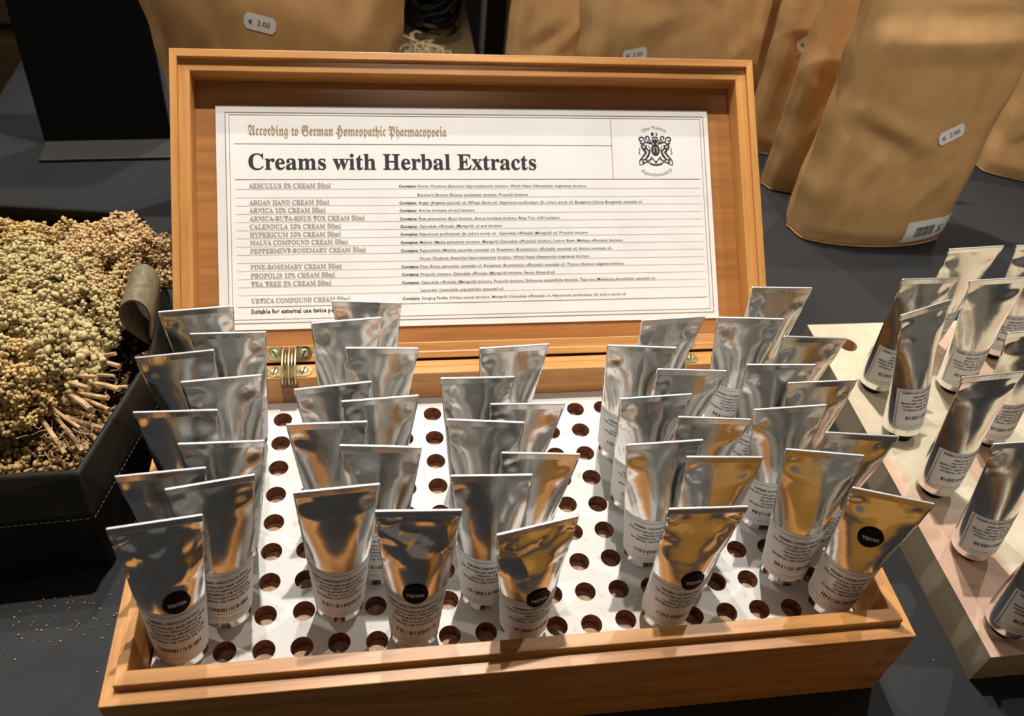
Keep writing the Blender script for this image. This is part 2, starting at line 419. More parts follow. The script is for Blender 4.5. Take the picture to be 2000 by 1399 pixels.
# hinges
def plate2(x0, x1, y0, y1, z0, z1, rnd_side):
    """leaf with one rounded end: outline in xy, thickness z"""
    pts = []
    r = (y1 - y0) / 2; cy = (y0 + y1) / 2
    if rnd_side > 0:
        pts = [(x0, y1), (x0, y0)] + [(x1 - r + r * cos(t), cy + r * sin(t)) for t in [(-90 + 18 * k) * pi / 180 for k in range(11)]]
    else:
        pts = [(x1, y0), (x1, y1)] + [(x0 + r - r * cos(t), cy + r * sin(t)) for t in [(90 - 18 * k) * pi / 180 for k in range(11)]]
    n = len(pts)
    V = [(a, b, z0) for a, b in pts] + [(a, b, z1) for a, b in pts]
    F = [tuple(range(n - 1, -1, -1)), tuple(range(n, 2 * n))] + [(k, (k + 1) % n, n + (k + 1) % n, n + k) for k in range(n)]
    return V, F
def hinge(cx):
    h = empty('hinge'); h.parent = bx; h.matrix_local = Matrix.Translation((cx, 0, -ZT))
    LMr = Matrix.Translation((-0, 0, 0)) @ LM
    for s in (-1, 1):
        a = (.0045, .0150) if s > 0 else (-.0150, -.0045)
        p = link('hinge_plate', mesh(*plate2(a[0], a[1], -.0232, -.0138, .0190, .0209, s)), BRASS, h, LMr)
        link('screw', mesh(*lathe([(.0026, 0), (.0026, .0005), (.0020, .0009)], 16)), BRASSL, p, Matrix.Translation((s * .0098, -.0185, .0209)))
        link('screw_slot', boxmesh(-.0024, .0024, -.0004, .0004, 0, .0002), BLACKB, p, Matrix.Translation((s * .0098, -.0185, .0218)) @ Matrix.Rotation(s * 1.0, 4, 'Z'))
        p = link('hinge_plate', mesh(*plate2(a[0], a[1], .1795, .1893, ZBK - .0004, ZBK + .0007, s)), BRASS, h)
        link('screw', mesh(*lathe([(.0026, 0), (.0026, .0005), (.0020, .0009)], 16)), BRASSL, p, Matrix.Translation((s * .0096, .1843, ZBK + .0007)))
        link('screw_slot', boxmesh(-.0024, .0024, -.0004, .0004, 0, .0002), BLACKB, p, Matrix.Translation((s * .0096, .1843, ZBK + .0016)) @ Matrix.Rotation(1.3, 4, 'Z'))
    # curved link arms between the two leaves
    for k in range(5):
        x = -.0042 + k * .0021
        P = []
        for t in range(9):
            q = t / 8
            a_ = Vector((x, .1768, ZBK - .004)); m1 = Vector((x, .1775, ZBK + .006)); m2 = Vector((x, .190, ZBK + .010)); b_ = LM @ Vector((x, -.0145, .0185))
            P.append(a_ * (1 - q) ** 3 + m1 * 3 * q * (1 - q) ** 2 + m2 * 3 * q * q * (1 - q) + b_ * q ** 3)
        link('hinge_link', mesh(*tube_pts(P, .00085, 6), True), BRASS if k % 2 else BRASSL, h)
    box('hinge_recess', (-.0058, .0058, .1783, .1790, .0006, ZBK - .0045), HOLE, h, 0)
hinge(-.1343); hinge(.1358)

# ---------------------------------------------------------------- lettered card resting in the lid
card = link('lettered_card', boxmesh(-.18276, .17791, 0, .15907, .0004, .0012), CARD, None, LM)
tag(card, 'white printed card listing herbal creams, propped inside the open box lid', 'sign')
mm = .001
def flat(name, items, m, parent, z=.0014):
    V, F = cat2(items)
    return link(name, mesh([(a * mm, b * mm, z) for a, b in V], F), m, parent)
flat('heading_lettering', [text(frak('According to German Homeopathic Pharmacopoeia'), -161, 137.6, 139.6, 7.2, .004)], GOLD, card)
flat('title_lettering', [text(bold('Creams with Herbal Extracts'), -161.2, 113.2, 205, 11.6, .006, res=4)], INK, card)
LEFT = [('AESCULUS 5% CREAM 50ml', 100.2, 56.3), ('ARGAN HAND CREAM 50ml', 88.3, 54.9), ('ARNICA 10% CREAM 50ml', 82.6, 52.2), ('ARNICA-RUTA-RHUS TOX CREAM 50ml', 76.8, 79.3),
        ('CALENDULA 10% CREAM 50ml', 71.0, 62.5), ('HYPERICUM 10% CREAM 50ml', 65.3, 62.2), ('MALVA COMPOUND CREAM 50ml', 59.7, 67.1), ('PEPPERMINT-ROSEMARY CREAM 50ml', 53.9, 79.4),
        ('PINE-ROSEMARY CREAM 50ml', 42.4, 62.1), ('PROPOLIS 10% CREAM 50ml', 36.4, 57.4), ('TEA TREE 5% CREAM 50ml', 30.6, 54.8), ('URTICA COMPOUND CREAM 50ml', 18.8, 67.3)]
flat('product_list_lettering', [text(bold(s), -161.3, y - .2, wd, 3.3, .012) for s, y, wd in LEFT], TAUPE, card)
RIGHT = [(1, 'Horse Chestnut (Aesculus hippocastanum) tincture, Witch Hazel (Hamamelis virginiana) tincture,', 100.1, 138.3),
         (0, "Butcher's Broom (Ruscus aculeatus) tincture, Propolis tincture", 93.7, 80.5),
         (1, "Argan (Argania spinosa) oil, Wheat Germ oil, Hypericum perforatum (St. John's wort) oil, Bergamot (Citrus Bergamia) essential oil", 87.9, 180),
         (1, 'Arnica montana oil and tincture', 82.3, 54), (1, 'Ruta graveolens (Rue) tincture, Arnica montana tincture, Rhus Tox. 6CH solution', 76.3, 116.6),
         (1, 'Calendula officinalis (Marigold) oil and tincture', 70.7, 73.8), (1, "Hypericum perforatum (St. John's wort) oil,  Calendula officinalis (Marigold) oil, Propolis tincture", 65.1, 137.4),
         (1, 'Mallow (Malva sylvestris) tincture, Marigold (Calendula officinalis) tincture, Lemon Balm (Melissa officinalis) tincture', 59.1, 163.6),
         (1, 'Peppermint (Mentha piperita) essential oil, Rosemary (Rosmarinus officinalis) essential oil, Arnica montana oil,', 53.2, 155.2),
         (0, 'Horse Chestnut (Aesculus hippocastanum) tincture, Witch Hazel (Hamamelis virginiana) tincture', 47.5, 124.4),
         (1, 'Pine (Pinus sylvestris) essential oil, Rosemary (Rosmarinus officinalis) essential oil, Thyme (thymus vulgaris) tincture', 41.6, 163.6),
         (1, 'Propolis tincture, Calendula officinalis (Marigold) tincture, Sweet Almond oil', 36.0, 111.1),
         (1, 'Calendula officinalis (Marigold) tincture, Propolis tincture, Echinacea angustifolia tincture, Tea tree (Melaleuca alternifolia) essential oil,', 30.1, 187.6),
         (0, 'Lavender (Lavandula angustifolia) essential oil', 24.5, 59.2),
         (1, "Stinging Nettle (Urtica urens) tincture, Marigold (Calendula officinalis) oil, Hypericum perforatum (St. John's wort) oil", 18.7, 164)]
its, itb = [], []
for c, s, y, wd in RIGHT:
    if c:
        itb.append(text('Contains:', -57.3, y, 12.6, 2.0, .022, res=1)); its.append(text(s, -43.6, y, wd - 13.7, 2.0, .006, res=1))
    else: its.append(text(s, -43.9, y, wd, 2.0, .006, res=1))
flat('ingredient_lettering', its, GREYINK, card)
itb.append(text('Suitable for external use twice per day', -161.6, 11.3, 65, 3.1, .022, res=1))
flat('bold_lettering', itb, INK, card)
def frame2(x0, y0, x1, y1, t):
    return [rect2(x0, y0, x1, y0 + t), rect2(x0, y1 - t, x1, y1), rect2(x0, y0 + t, x0 + t, y1 - t), rect2(x1 - t, y0 + t, x1, y1 - t)]
R1 = frame2(-176.6, 4.3, 174.5, 154.4, .55) + frame2(-173.9, 7.0, 171.8, 152.6, .35)
R1 += [rect2(-170.5, 131.4, 101.5, 131.8), rect2(101.5, 106.3, 101.9, 152.4), rect2(-170.5, 105.8, 169.4, 106.3), rect2(-170.5, 15.8, 169.4, 16.2)]
flat('ruled_border', R1, RULE, card)
flat('ruled_lines', [rect2(-170.3, y, 169.3, y + .28) for y in (99.0, 92.9, 87.1, 81.3, 75.5, 69.7, 64.0, 58.2, 52.4, 46.7, 41.0, 35.3, 29.6, 24.0)], RULE2, card)
# crest: shield, supporters, crest scrolls and ribbon, in strokes
def stroke(P, w_):
    V, F = [], []
    ws = w_ if isinstance(w_, (list, tuple)) else [w_] * len(P)
    for i, (x, y) in enumerate(P):
        a = P[max(i - 1, 0)]; b = P[min(i + 1, len(P) - 1)]
        dx, dy = b[0] - a[0], b[1] - a[1]; l = math.hypot(dx, dy) or 1
        nx, ny = -dy / l * ws[i] / 2, dx / l * ws[i] / 2
        V += [(x + nx, y + ny), (x - nx, y - ny)]
    for i in range(len(P) - 1): F.append((2 * i, 2 * i + 1, 2 * i + 3, 2 * i + 2))
    return V, F
def ell(cx, cy, a, b, n=24): return [(cx + a * cos(2 * pi * k / n), cy + b * sin(2 * pi * k / n)) for k in range(n)], [tuple(range(n))]
def spiral(cx, cy, r, a0, turns, s=1):
    n = 14
    return [(cx + r * (1 - .75 * k / n) * cos(a0 + s * turns * 2 * pi * k / n), cy + r * (1 - .75 * k / n) * sin(a0 + s * turns * 2 * pi * k / n)) for k in range(n + 1)]
CX, CY = 135.5, 128.6
cr_ = [ell(0, -.2, 3.4, 4.6)]
half = []
half += [stroke(spiral(-10.8, 7.6, 2.6, -.5, 1.0), 1.0), stroke(spiral(-6.2, 8.8, 2.2, -1.4, 1.0), .95), stroke([(-11.8, 5.2), (-9, 4.3), (-7.5, 6), (-5, 5.2), (-2.8, 4.6)], 1.2),
         stroke([(-3, 7.4), (-4.3, 5.6), (-2.2, 4)], 1.0), stroke([(-2.2, 9.5), (-1.8, 7), (-2.6, 5)], .8),
         stroke([(-10.3, 4.2), (-10.6, 1.8), (-9.2, .3), (-7.4, 1.4), (-7.0, 3.6)], 1.4), stroke([(-9.2, 2.6), (-8.2, 3.6)], .8),
         stroke([(-9.6, 0.6), (-7.4, -2), (-9.6, -5), (-12.3, -8)], [1.8, 1.9, 1.3, .9]), stroke([(-7, 1), (-4.6, -1.4), (-5.8, -4.6), (-8, -7.5)], [1.2, 1.5, 1.7, 1.2]),
         stroke([(-12.6, 1.4), (-12.0, -.2), (-12.9, -2.6), (-11.8, -3.9)], .6), stroke([(-12.7, -8.2), (-12.7, -11.8), (-10.5, -11.2), (-7.5, -9.4), (-4.6, -9.9)], .8),
         stroke([(-12.3, -8), (-8.5, -7.6), (-6, -8.6), (-3.4, -7)], .8), stroke([(-10.8, -9.6), (-9.3, -9.2)], 1.3), stroke([(-4.8, -10.6), (-2.5, -11.4), (0, -11.7)], 1.2),
         stroke([(-3.8, -5.2), (-1.5, -8.0), (0, -9.5)], .7), stroke([(-5.6, 3.1), (-4.2, 1.4), (-4.2, -2)], .6), stroke([(-3.2, -6.4), (-4.6, -8.3)], 1.1)]
for P, f in half:
    cr_.append((P, f)); cr_.append(([(-a, b) for a, b in P], [tuple(reversed(q)) for q in f]))
cr_ += [ell(0, 6.2, 1.7, 2.0), stroke([(-2.2, 8.9), (0, 9.6), (2.2, 8.9)], .9), stroke([(-1.9, 13.4), (-2.5, 11.6), (-1.4, 10.4)], 1.0), stroke([(1.0, 13), (1.9, 11.8), (1.1, 10.4)], .9), ell(-1.6, 12, .9, 1.3), ell(0, -9.9, 1.0, .5)]
flat('crest_emblem', [([(CX + a, CY + b) for a, b in v], f) for v, f in cr_], INK, card)
flat('emblem_letter', [([(CX + a, CY + b) for a, b in v], f) for v, f in (rect2(-1.7, -2.3, -.9, 1.6), rect2(.9, -2.3, 1.7, 1.6), rect2(-1.7, 1.0, 1.7, 1.7))], mat('gold_ink', (.45, .38, .14), .5), card, .0017)
def arc_text(s, cx, cy, r, a0, a1, cap, up_=1):
    V, F = text(bold(s), 0, 0, None, cap, .0)
    x0, x1 = V[:, 0].min(), V[:, 0].max(); out = []
    for x, y in V:
        q = (x - x0) / (x1 - x0); a = radians(a0 + (a1 - a0) * q); rr = r + y * up_
        out.append((cx + rr * cos(a), cy + rr * sin(a)))
    return out, (F if up_ > 0 else F)
flat('arched_lettering', [arc_text('The Nason', CX - .2, 129.5, 15.0, 128, 54, 2.6), arc_text('Apothecary', CX - .4, 127.8, 19.5, 232, 312, 2.6, -1)], TAUPE, card)

# ---------------------------------------------------------------- silver tubes
R0, WC, LT, H0, HC = .0129, .0403, .106, .0085, .1025
def surf(phi, h, seed=0, dent=0., off=0.):
    """point of the tube wall: circle at the shoulder, straight line at the crimp; constant girth"""
    t = min(max((h - H0) / (HC - H0), 0), 1)
    p_ = (phi + pi / 2) % (2 * pi)           # 0 at the front centre
    if p_ > pi: p_ -= 2 * pi                 # -pi..pi, + to the right
    # line position by arc length
    lx = (WC / 2) * (p_ / (pi / 2)) if abs(p_) <= pi / 2 else (WC / 2) * (2 - abs(p_) / (pi / 2)) * (1 if p_ > 0 else -1)
    cx, cy = sin(p_), -cos(p_)
    x = (1 - t) * R0 * cx + t * lx
    th = 1 - t ** 1.7
    y = th * R0 * cy * (1 + .10 * sin(pi * t)) + t * (-.0006 if abs(p_) <= pi / 2 else .0006)
    if t > .45 or dent:
        front = -1 if abs(p_) <= pi / 2 else 1
        k = max(0, (t - .55) / .45) if not dent else max(0, min(1, (t - .56) / .15))
        fade = min(1, (1 - t) / .035)
        sgn = front
        v = noise.noise(Vector((x * 95 + seed * 7.1, h * 75 + seed * 3.3, front * 5.0 + seed)))
        amp = (.0006 + dent * .0005)
        y += v * amp * k * fade
        # pinches below the crimp, near each end
        for sx in (-1, 1):
            ex = (x - sx * WC * (.36 + .03 * sin(seed * 2.3 + sx))) / .0035; eh = (h - (.0965 + .001 * sin(seed * 1.7 + sx * 2))) / .0028
            y -= sgn * .0009 * math.exp(-ex * ex - eh * eh)
            ex = (x - sx * WC * .33) / .007; eh = (h - .089) / .004
            y += sgn * .0007 * math.exp(-ex * ex - eh * eh)
        if dent:
            d2 = noise.noise(Vector((x * 48 + seed * 1.9, h * 42 + seed * 5.3, front * 2.0)))
            y += dent * (-sgn) * max(0, d2 - .05) * .0045 * k * fade
            r2 = abs(noise.noise(Vector((x * 60 - seed, h * 60 + seed * 2.0, 3.0 + front))))
            y += dent * sgn * (.07 - min(r2, .07)) * .011 * k * fade
    if off:
        nx, ny = cx, cy; l = math.hypot(nx, ny) or 1
        x += nx / l * off; y += ny / l * off
    return Vector((x, y, h))
def body_mesh(seed, dent):
    nu, nv = 56, 44
    V, F = [], []
    for j in range(nv + 1):
        q = j / nv; h = H0 + (HC - H0) * (q if q < .6 else q)
        for i in range(nu): V.append(surf(-pi + 2 * pi * i / nu, h, seed, dent))
    for j in range(nv):
        for i in range(nu): F.append((j * nu + i, j * nu + (i + 1) % nu, (j + 1) * nu + (i + 1) % nu, (j + 1) * nu + i))
    return setmat(mesh(V, F, True), ALU)
def crimp_mesh():
    bm = bmesh.new(); bmesh.ops.create_cube(bm, size=1)
    for v in bm.verts: v.co = Vector((v.co.x * (WC + .0004), v.co.y * .0014, (HC + LT) / 2 + .0001 + v.co.z * (LT - HC + .0012)))
    bmesh.ops.bevel(bm, geom=bm.edges[:], offset=.0005, segments=2, affect='EDGES', profile=.5)
    me = bpy.data.meshes.new('c'); bm.to_mesh(me); bm.free(); setmat(me, [ALU, ALUE])
    for p_ in me.polygons: p_.material_index = 1 if p_.center.z > LT - .0001 else 0
    return me
SHOULDER = setmat(mesh(*lathe([(.0060, .0042), (.0064, .0056), (.0118, .0074), (.0127, .0079), (R0, H0)], 40, False, False), True), ALU)
CAPM = setmat(mesh(*lathe([(.0050, -.0120), (.0056, -.0112), (.0057, .0038), (.0052, .0043)], 24), False), BLACKP)
CAPL = setmat(mesh(*lathe([(.0078, .0003), (.0079, .0038), (.0070, .0043)], 28), False), BLACKP)
CRIMP = crimp_mesh()
def wrap(items, h0=0, off=.00022):
    """map flat lettering (mm; x along the girth, y up the tube) onto the tube wall"""
    V, F = cat2(items)
    return [surf(-pi / 2 + x * mm / R0, y * mm, 0, 0, off) for x, y in V], F
def band(x0, x1, y0, y1, off, nx=40, ny=6):
    V, F = [], []
    for j in range(ny + 1):
        for i in range(nx + 1):
            V.append(surf(-pi / 2 + (x0 + (x1 - x0) * i / nx) * mm / R0, (y0 + (y1 - y0) * j / ny) * mm, 0, 0, off))
    for j in range(ny):
        for i in range(nx): F.append((j * (nx + 1) + i, j * (nx + 1) + i + 1, (j + 1) * (nx + 1) + i + 1, (j + 1) * (nx + 1) + i))
    return V, F
LB = setmat(mesh(*band(-37, 37, 13.5, 51.5, .00012, 60, 8), True), LABEL)
LBH = setmat(mesh(*band(-17, 21, 13.5, 48, .00012, 40, 8), True), LABEL)
def longrule(x0, x1, y, t=.22): return band(x0, x1, y, y + t, .00022, 30, 1)
def bars(x0, x1, y0, y1, rnd):
    out = []; x = x0
    while x < x1:
        wd = rnd.choice((.35, .5, .8)); out.append(rect2(x, y0, x + wd, y1)); x += wd + rnd.choice((.25, .45, .9))
    return out
def label_print(lines, seed, x0=-15, x1=16, frame=False):
    rnd = random.Random(seed); it = []
    y = 44.5
    for i, (s, wd) in enumerate(lines):
        it.append(text(s, (x0 + x1) / 2 - wd / 2, y, wd, 1.45 if i else 1.6, .03, res=1)); y -= 3.2 if i == 0 else 2.65
    it += bars((x0 + x1) / 2 - 11, (x0 + x1) / 2 + 11, 23.2, 26.2, rnd)
    it.append(text('According to Pharmacopoeia Europaea', (x0 + x1) / 2 - 12, 17.6, 24, 1.05, .0, res=1))
    V, F = wrap(it)
    parts = [(V, F), longrule(-36, 36, 49.2, .25), longrule(-36, 36, 21.2, .18), longrule(-36, 36, 15.8, .18)] if not frame else \
            [(V, F), longrule(x0 - .5, x1 + 2, 46.6, .2), longrule(x0 - .5, x1 + 2, 15.6, .2), band(x0 - .7, x0 - .4, 15.6, 46.8, .00022, 1, 8), band(x1 + 2, x1 + 2.3, 15.6, 46.8, .00022, 1, 8)]
    return setmat(mesh(*join(parts)), GREYINK)
USE = ('EXTERNAL USE TWICE PER DAY', 28)
TXT = [label_print([('KREMA AESCULUS 50ml', 25), ('THE APOTHECARY BASE CREAM WITH', 32), ('AESCULUS HIPPOCASTANUM', 26), ('HAMAMELIS VIRGINIANA', 25), ('RUSCUS ACULEATUS & TINCTURE', 29), USE], 1),
       label_print([('KREMA ARNICA-RUTA-RHUS TOX 50ml', 32), ('THE APOTHECARY BASE CREAM WITH', 32), ('RUTA GRAV TINCTURE', 22), ('ARNICA MONTANA TINCTURE', 26), ('RHUS TOX 6CH', 15), USE], 2),
       label_print([('KREMA ARNICA 50ml', 23), ('THE APOTHECARY BASE CREAM WITH', 32), ('ARNICA OIL', 12), ('ARNICA TINCTURE', 18), USE], 3),
       label_print([('KREMA CALENDULA 50ml', 25), ('THE APOTHECARY BASE CREAM WITH', 32), ('CALENDULA OIL', 15), ('CALENDULA TINCTURE', 21), USE], 4),
       label_print([('KREMA HYPERICUM 50ml', 25), ('THE APOTHECARY BASE CREAM WITH', 32), ('HYPERICUM OIL', 15), ('PROPOLIS TINCT', 16), ('CALENDULA OIL', 15), USE], 5)]
TXTH = label_print([('KREMA DAY ANTI WRINKLE 50ml', 30), ('BERGAMOT OIL', 16), ('ARGAN OIL, ROSE', 18), ('GRAPE SEED OIL, ST JOHNS WORT', 31), ('WHEAT GERM OIL & PROPOLIS', 29), ('EXTERNAL USE TWICE PER DAY', 26)], 6, -15, 18, True)
BODY = [body_mesh(s * 1.37 + .5, 0) for s in range(9)]
def tester_parts(root, hc, xc, seed, dent):
    R_ = 6.3
    def sp(x, y, off):
        return surf(-pi / 2 + (xc + x) * mm / R0, (hc + y) * mm, seed, dent, off)
    n = 28; V = [sp(0, 0, .0009)]; F = []
    for rr in (.25, .5, .75, 1.):
        for k in range(n): V.append(sp(R_ * rr * cos(2 * pi * k / n) * 1.0, R_ * rr * sin(2 * pi * k / n), .0009))
    for k in range(n):
        F.append((0, 1 + k, 1 + (k + 1) % n))
        for L in range(3): F.append((1 + L * n + k, 1 + (L + 1) * n + k, 1 + (L + 1) * n + (k + 1) % n, 1 + L * n + (k + 1) % n))
    st = link('tester_sticker', setmat(mesh(V, F, True), STICK), None, root); st['label'] = 'round black sticker lettered TESTER'
    tv, tf = text('TESTER', -4.1, -.9, 8.2, 1.8, .02)
    link('lettering', setmat(mesh([sp(x, y, .0014) for x, y in tv], tf), WHITEP), None, st)

Q = [[0.0353, -0.0607, 0.1249], [0.0337, -0.0667, 0.0316], [-0.0237, -0.024, 0.083], [0.0362, -0.0182, 0.1133], [0.0368, -0.0344, 0.0196], [0.0809, -0.0478, 0.0501], [0.0273, -0.0162, 0.0901], [0.0579, 0.1129, 0.2291], [0.0431, 0.1054, 0.1676], [-0.0051, -0.035, -0.0812], [0.0786, 0.0102, 0.1737], [0.0743, -0.0244, 0.0209], [0.0149, -0.0921, 0.1012], [0.0578, -0.0027, 0.1084], [-0.008, 0.0412, -0.0143], [0.0552, 0.0778, -0.0481], [0.0457, 0.0351, 0.0987], [0.0252, 0.0821, -0.0383], [0.0202, -0.0428, 0.0603], [-0.0111, -0.0742, -0.0259], [0.0347, -0.0767, -0.0147], [-0.0011, 0.01, -0.1107], [0.0514, -0.0164, -0.046], [-0.0085, 0.062, -0.0596], [-0.0231, -0.0352, 0.176], [0.0164, -0.0463, 0.0619], [-0.0318, -0.0732, -0.1167], [0.0089, -0.0744, -0.0706], [-0.0482, -0.0618, -0.0045], [0.0295, -0.0365, -0.0757], [-0.0822, 0.0157, -0.0458], [0.005, 0.101, -0.0722], [0.0215, 0.0019, -0.0186], [0.0101, 0.011, -0.0415], [-0.0894, -0.0567, -0.1579], [0.046, -0.045, -0.0425], [-0.0458, -0.0578, -0.0886], [-0.0502, -0.0038, -0.0405], [-0.1086, 0.0189, -0.0669], [0.0103, 0.0029, -0.1218], [-0.0422, 0.0979, -0.2308], [-0.003, 0.0062, -0.3271]]
CR = [(0, 0), (1, 1), (0, 2), (1, 3), (0, 4), (1, 5), (0, 6), (1, 7), (0, 8),
      (5, 0), (4, 1), (5, 2), (4, 3), (5, 4), (4, 5), (5, 6), (4, 7), (6, 8),
      (9, 2), (8, 3), (9, 4), (8, 5), (9, 6), (8, 7), (9, 8),
      (14, 1), (13, 2), (14, 3), (13, 4), (14, 5), (13, 6), (14, 7), (13, 8),
      (18, 0), (17, 1), (18, 2), (17, 3), (18, 4), (17, 5), (18, 6), (17, 7), (18, 8)]
TEST = {9: (58, 3.0, 1.0), 18: (55, -.5, 1.1), 25: (54, 1.5, .8), 33: (56, 2.5, .8), 42: (78, -1.5, .55)}
COLW = {0: 'leftmost', 1: 'second', 4: 'third', 5: 'fourth', 6: 'fourth', 8: 'fifth', 9: 'sixth', 13: 'seventh', 14: 'eighth', 17: 'ninth', 18: 'rightmost'}
ORD = ['front', 'second', 'third', 'fourth', 'fifth']
def tmatrix(B, tx, ty, tw):
    a = Vector((math.tan(tx), math.tan(ty), 1)).normalized()
    e = Vector((cos(tw), sin(tw), 0)); e = (e - a * a.dot(e)).normalized()
    f = a.cross(e)
    return Matrix(((e.x, f.x, a.x, B[0]), (e.y, f.y, a.y, B[1]), (e.z, f.z, a.z, B[2]), (0, 0, 0, 1)))
def make_tube(M, body, label, printm, capm, caploc=0):
    t = empty('cream_tube', mtx=M)
    link('tube_body', body, None, t); link('crimped_end', CRIMP, None, t); link('shoulder', SHOULDER, None, t)
    link('cap', capm, None, t)
    lb = link('label', label, None, t); link('lettering', printm, None, lb)
    return t
files = {}
for i, (c, r) in enumerate(CR): files.setdefault({6: 5}.get(c, c), []).append((8 - r, i))
rank = {}
for c, l in files.items():
    for k, (_, i) in enumerate(sorted(l)): rank[i] = (k, len(l))
for i, ((c, r), q) in enumerate(zip(CR, Q)):
    no = i + 1
    prod = 0 if c < 2 else 1 if c < 7 else 2 if c < 10 else 3 if c < 15 else 4
    M = tmatrix(((c - 9) * .02, (8 - r) * .0203, 0), *q)
    if no in TEST:
        hc, xc, dent = TEST[no]
        t = make_tube(M, body_mesh(no * .77, dent), LB, TXT[prod], CAPM)
        tester_parts(t, hc, xc, no * .77, dent)
    else: t = make_tube(M, BODY[(i * 4) % 9], LB, TXT[prod], CAPM)
    k, n = rank[i]
    cw = COLW[c]
    row = f'the {cw} row' + ('' if cw in ('leftmost', 'rightmost') else ' from the left')
    if no in TEST: lab = {9: 'dented silver tube with black tester sticker, front left corner of the box', 18: 'wrinkled silver tester tube with black sticker in front of the third and fourth rows',
                          25: 'gold-reflecting silver tester tube at front centre, right of the wrinkled one', 33: 'silver tester tube leaning right, front of the seventh row from the left',
                          42: 'silver tester tube in front right corner, black sticker halfway up'}[no]
    else:
        lab = f'silver tube in the box, {"front one" if k == 0 else ORD[k] + " from front"} in {row.replace("from the", "from")}'
    tag(t, lab, 'cream tube', 'silver cream tubes standing in the wooden box')

# ---------------------------------------------------------------- right slab with more tubes
sl = empty('display_slab', (0, 0, ZT))
tag(sl, 'thick cream and pink slab with holes, right of the wooden box', 'display stand')
def slab_top():
    """top plate with drilled holes"""
    x0, x1, y0, y1 = .2707, .66, -.0378, .2485
    HS = [(.2955, y) for y in (.2235, .178, .1304, .0808, .032, -.0201)] + [(.3589, y) for y in (.225, .1737, .1215, .072, .022, -.022)] + [(.4143, y) for y in (.2091, .158, .108, .058, .01)] + [(.47, y) for y in (.22, .17, .12, .07, .02)]
    V = [(x0, y0, 0), (x1, y0, 0), (x1, y1, 0), (x0, y1, 0)]
    bm = bmesh.new()
    ov = [bm.verts.new(v) for v in V]; edges = [bm.edges.new((ov[k], ov[(k + 1) % 4])) for k in range(4)]
    loops = []
    for hx, hy in HS:
        ring = [bm.verts.new((hx + .0072 * cos(2 * pi * k / 24), hy + .0072 * sin(2 * pi * k / 24), 0)) for k in range(24)]
        edges += [bm.edges.new((ring[k], ring[(k + 1) % 24])) for k in range(24)]; loops.append(ring)
    bmesh.ops.triangle_fill(bm, use_beauty=True, use_dissolve=False, edges=edges)
    for f in bm.faces:
        if f.normal.z < 0: f.normal_flip()
    # drop faces filling the holes
    kill = []
    for f in bm.faces:
        c = f.calc_center_median()
        if any((c.x - hx) ** 2 + (c.y - hy) ** 2 < .0066 ** 2 for hx, hy in HS): kill.append(f)
    bmesh.ops.delete(bm, geom=kill, context='FACES_ONLY')
    for ring, (hx, hy) in zip(loops, HS):
        low = [bm.verts.new((v.co.x, v.co.y, -.012)) for v in ring]
        for k in range(24):
            f = bm.faces.new((ring[k], ring[(k + 1) % 24], low[(k + 1) % 24], low[k])); f.material_index = 1
        f = bm.faces.new(low); f.material_index = 1
    dz = ZS - ZT
    lowo = [bm.verts.new((v.co.x, v.co.y, -dz)) for v in ov]
    for k in range(4):
        f = bm.faces.new((ov[k], lowo[k], lowo[(k + 1) % 4], ov[(k + 1) % 4])); f.material_index = 2
    f = bm.faces.new(lowo); f.material_index = 2
    mi = [f.material_index for f in bm.faces]
    me = bpy.data.meshes.new('slab'); bm.to_mesh(me); bm.free()
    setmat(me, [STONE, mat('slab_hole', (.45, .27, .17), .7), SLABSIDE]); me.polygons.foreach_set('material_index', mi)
    return me
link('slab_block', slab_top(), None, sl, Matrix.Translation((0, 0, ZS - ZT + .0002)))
RT = [((.2955, .178), (-.7, -.4, -.4), 'hand cream tube second in the left row of the slab, dark left flank'),
      ((.3589, .1737), (-7.0, 1.5, -5), 'creased silver tube in the middle row of the slab, behind the bright upright one'),
      ((.2955, .1304), (-8.6, 12, 13), 'bright upright silver tube on the slab with a small gold mark at its top'),
      ((.2955, .0808), (-3.4, 3.6, 1), 'silver tube with dark left side, fourth from the back in slab left row'),
      ((.2955, .032), (-7.4, 2.2, -5), 'silver tube at the right picture edge beside the front right tester'),
      ((.3589, .225), (-5.4, -7, -1.5), 'rearmost silver tube of the slab, standing highest in the picture'),
      ((.4143, .2091), (-5.8, 2.6, -5.4), 'silver tube cut by the right edge of the picture, at the back of the slab'),
      ((.3589, .1215), (-8.1, 2.1, -4), 'silver tube cut by the picture edge, in the middle row of the slab'),
      ((.2886, -.0201), (-2.9, 2.5, -3.7), 'frontmost silver tube on the slab, mostly outside the lower right picture edge')]
for i, (b, a, lab) in enumerate(RT):
    M = tmatrix((b[0], b[1], ZS), *[radians(v) for v in a]) 
    t = make_tube(M, BODY[(i * 5 + 2) % 9], LBH, TXTH, CAPL)
    tag(t, lab, 'cream tube', 'silver cream tubes standing on the slab')

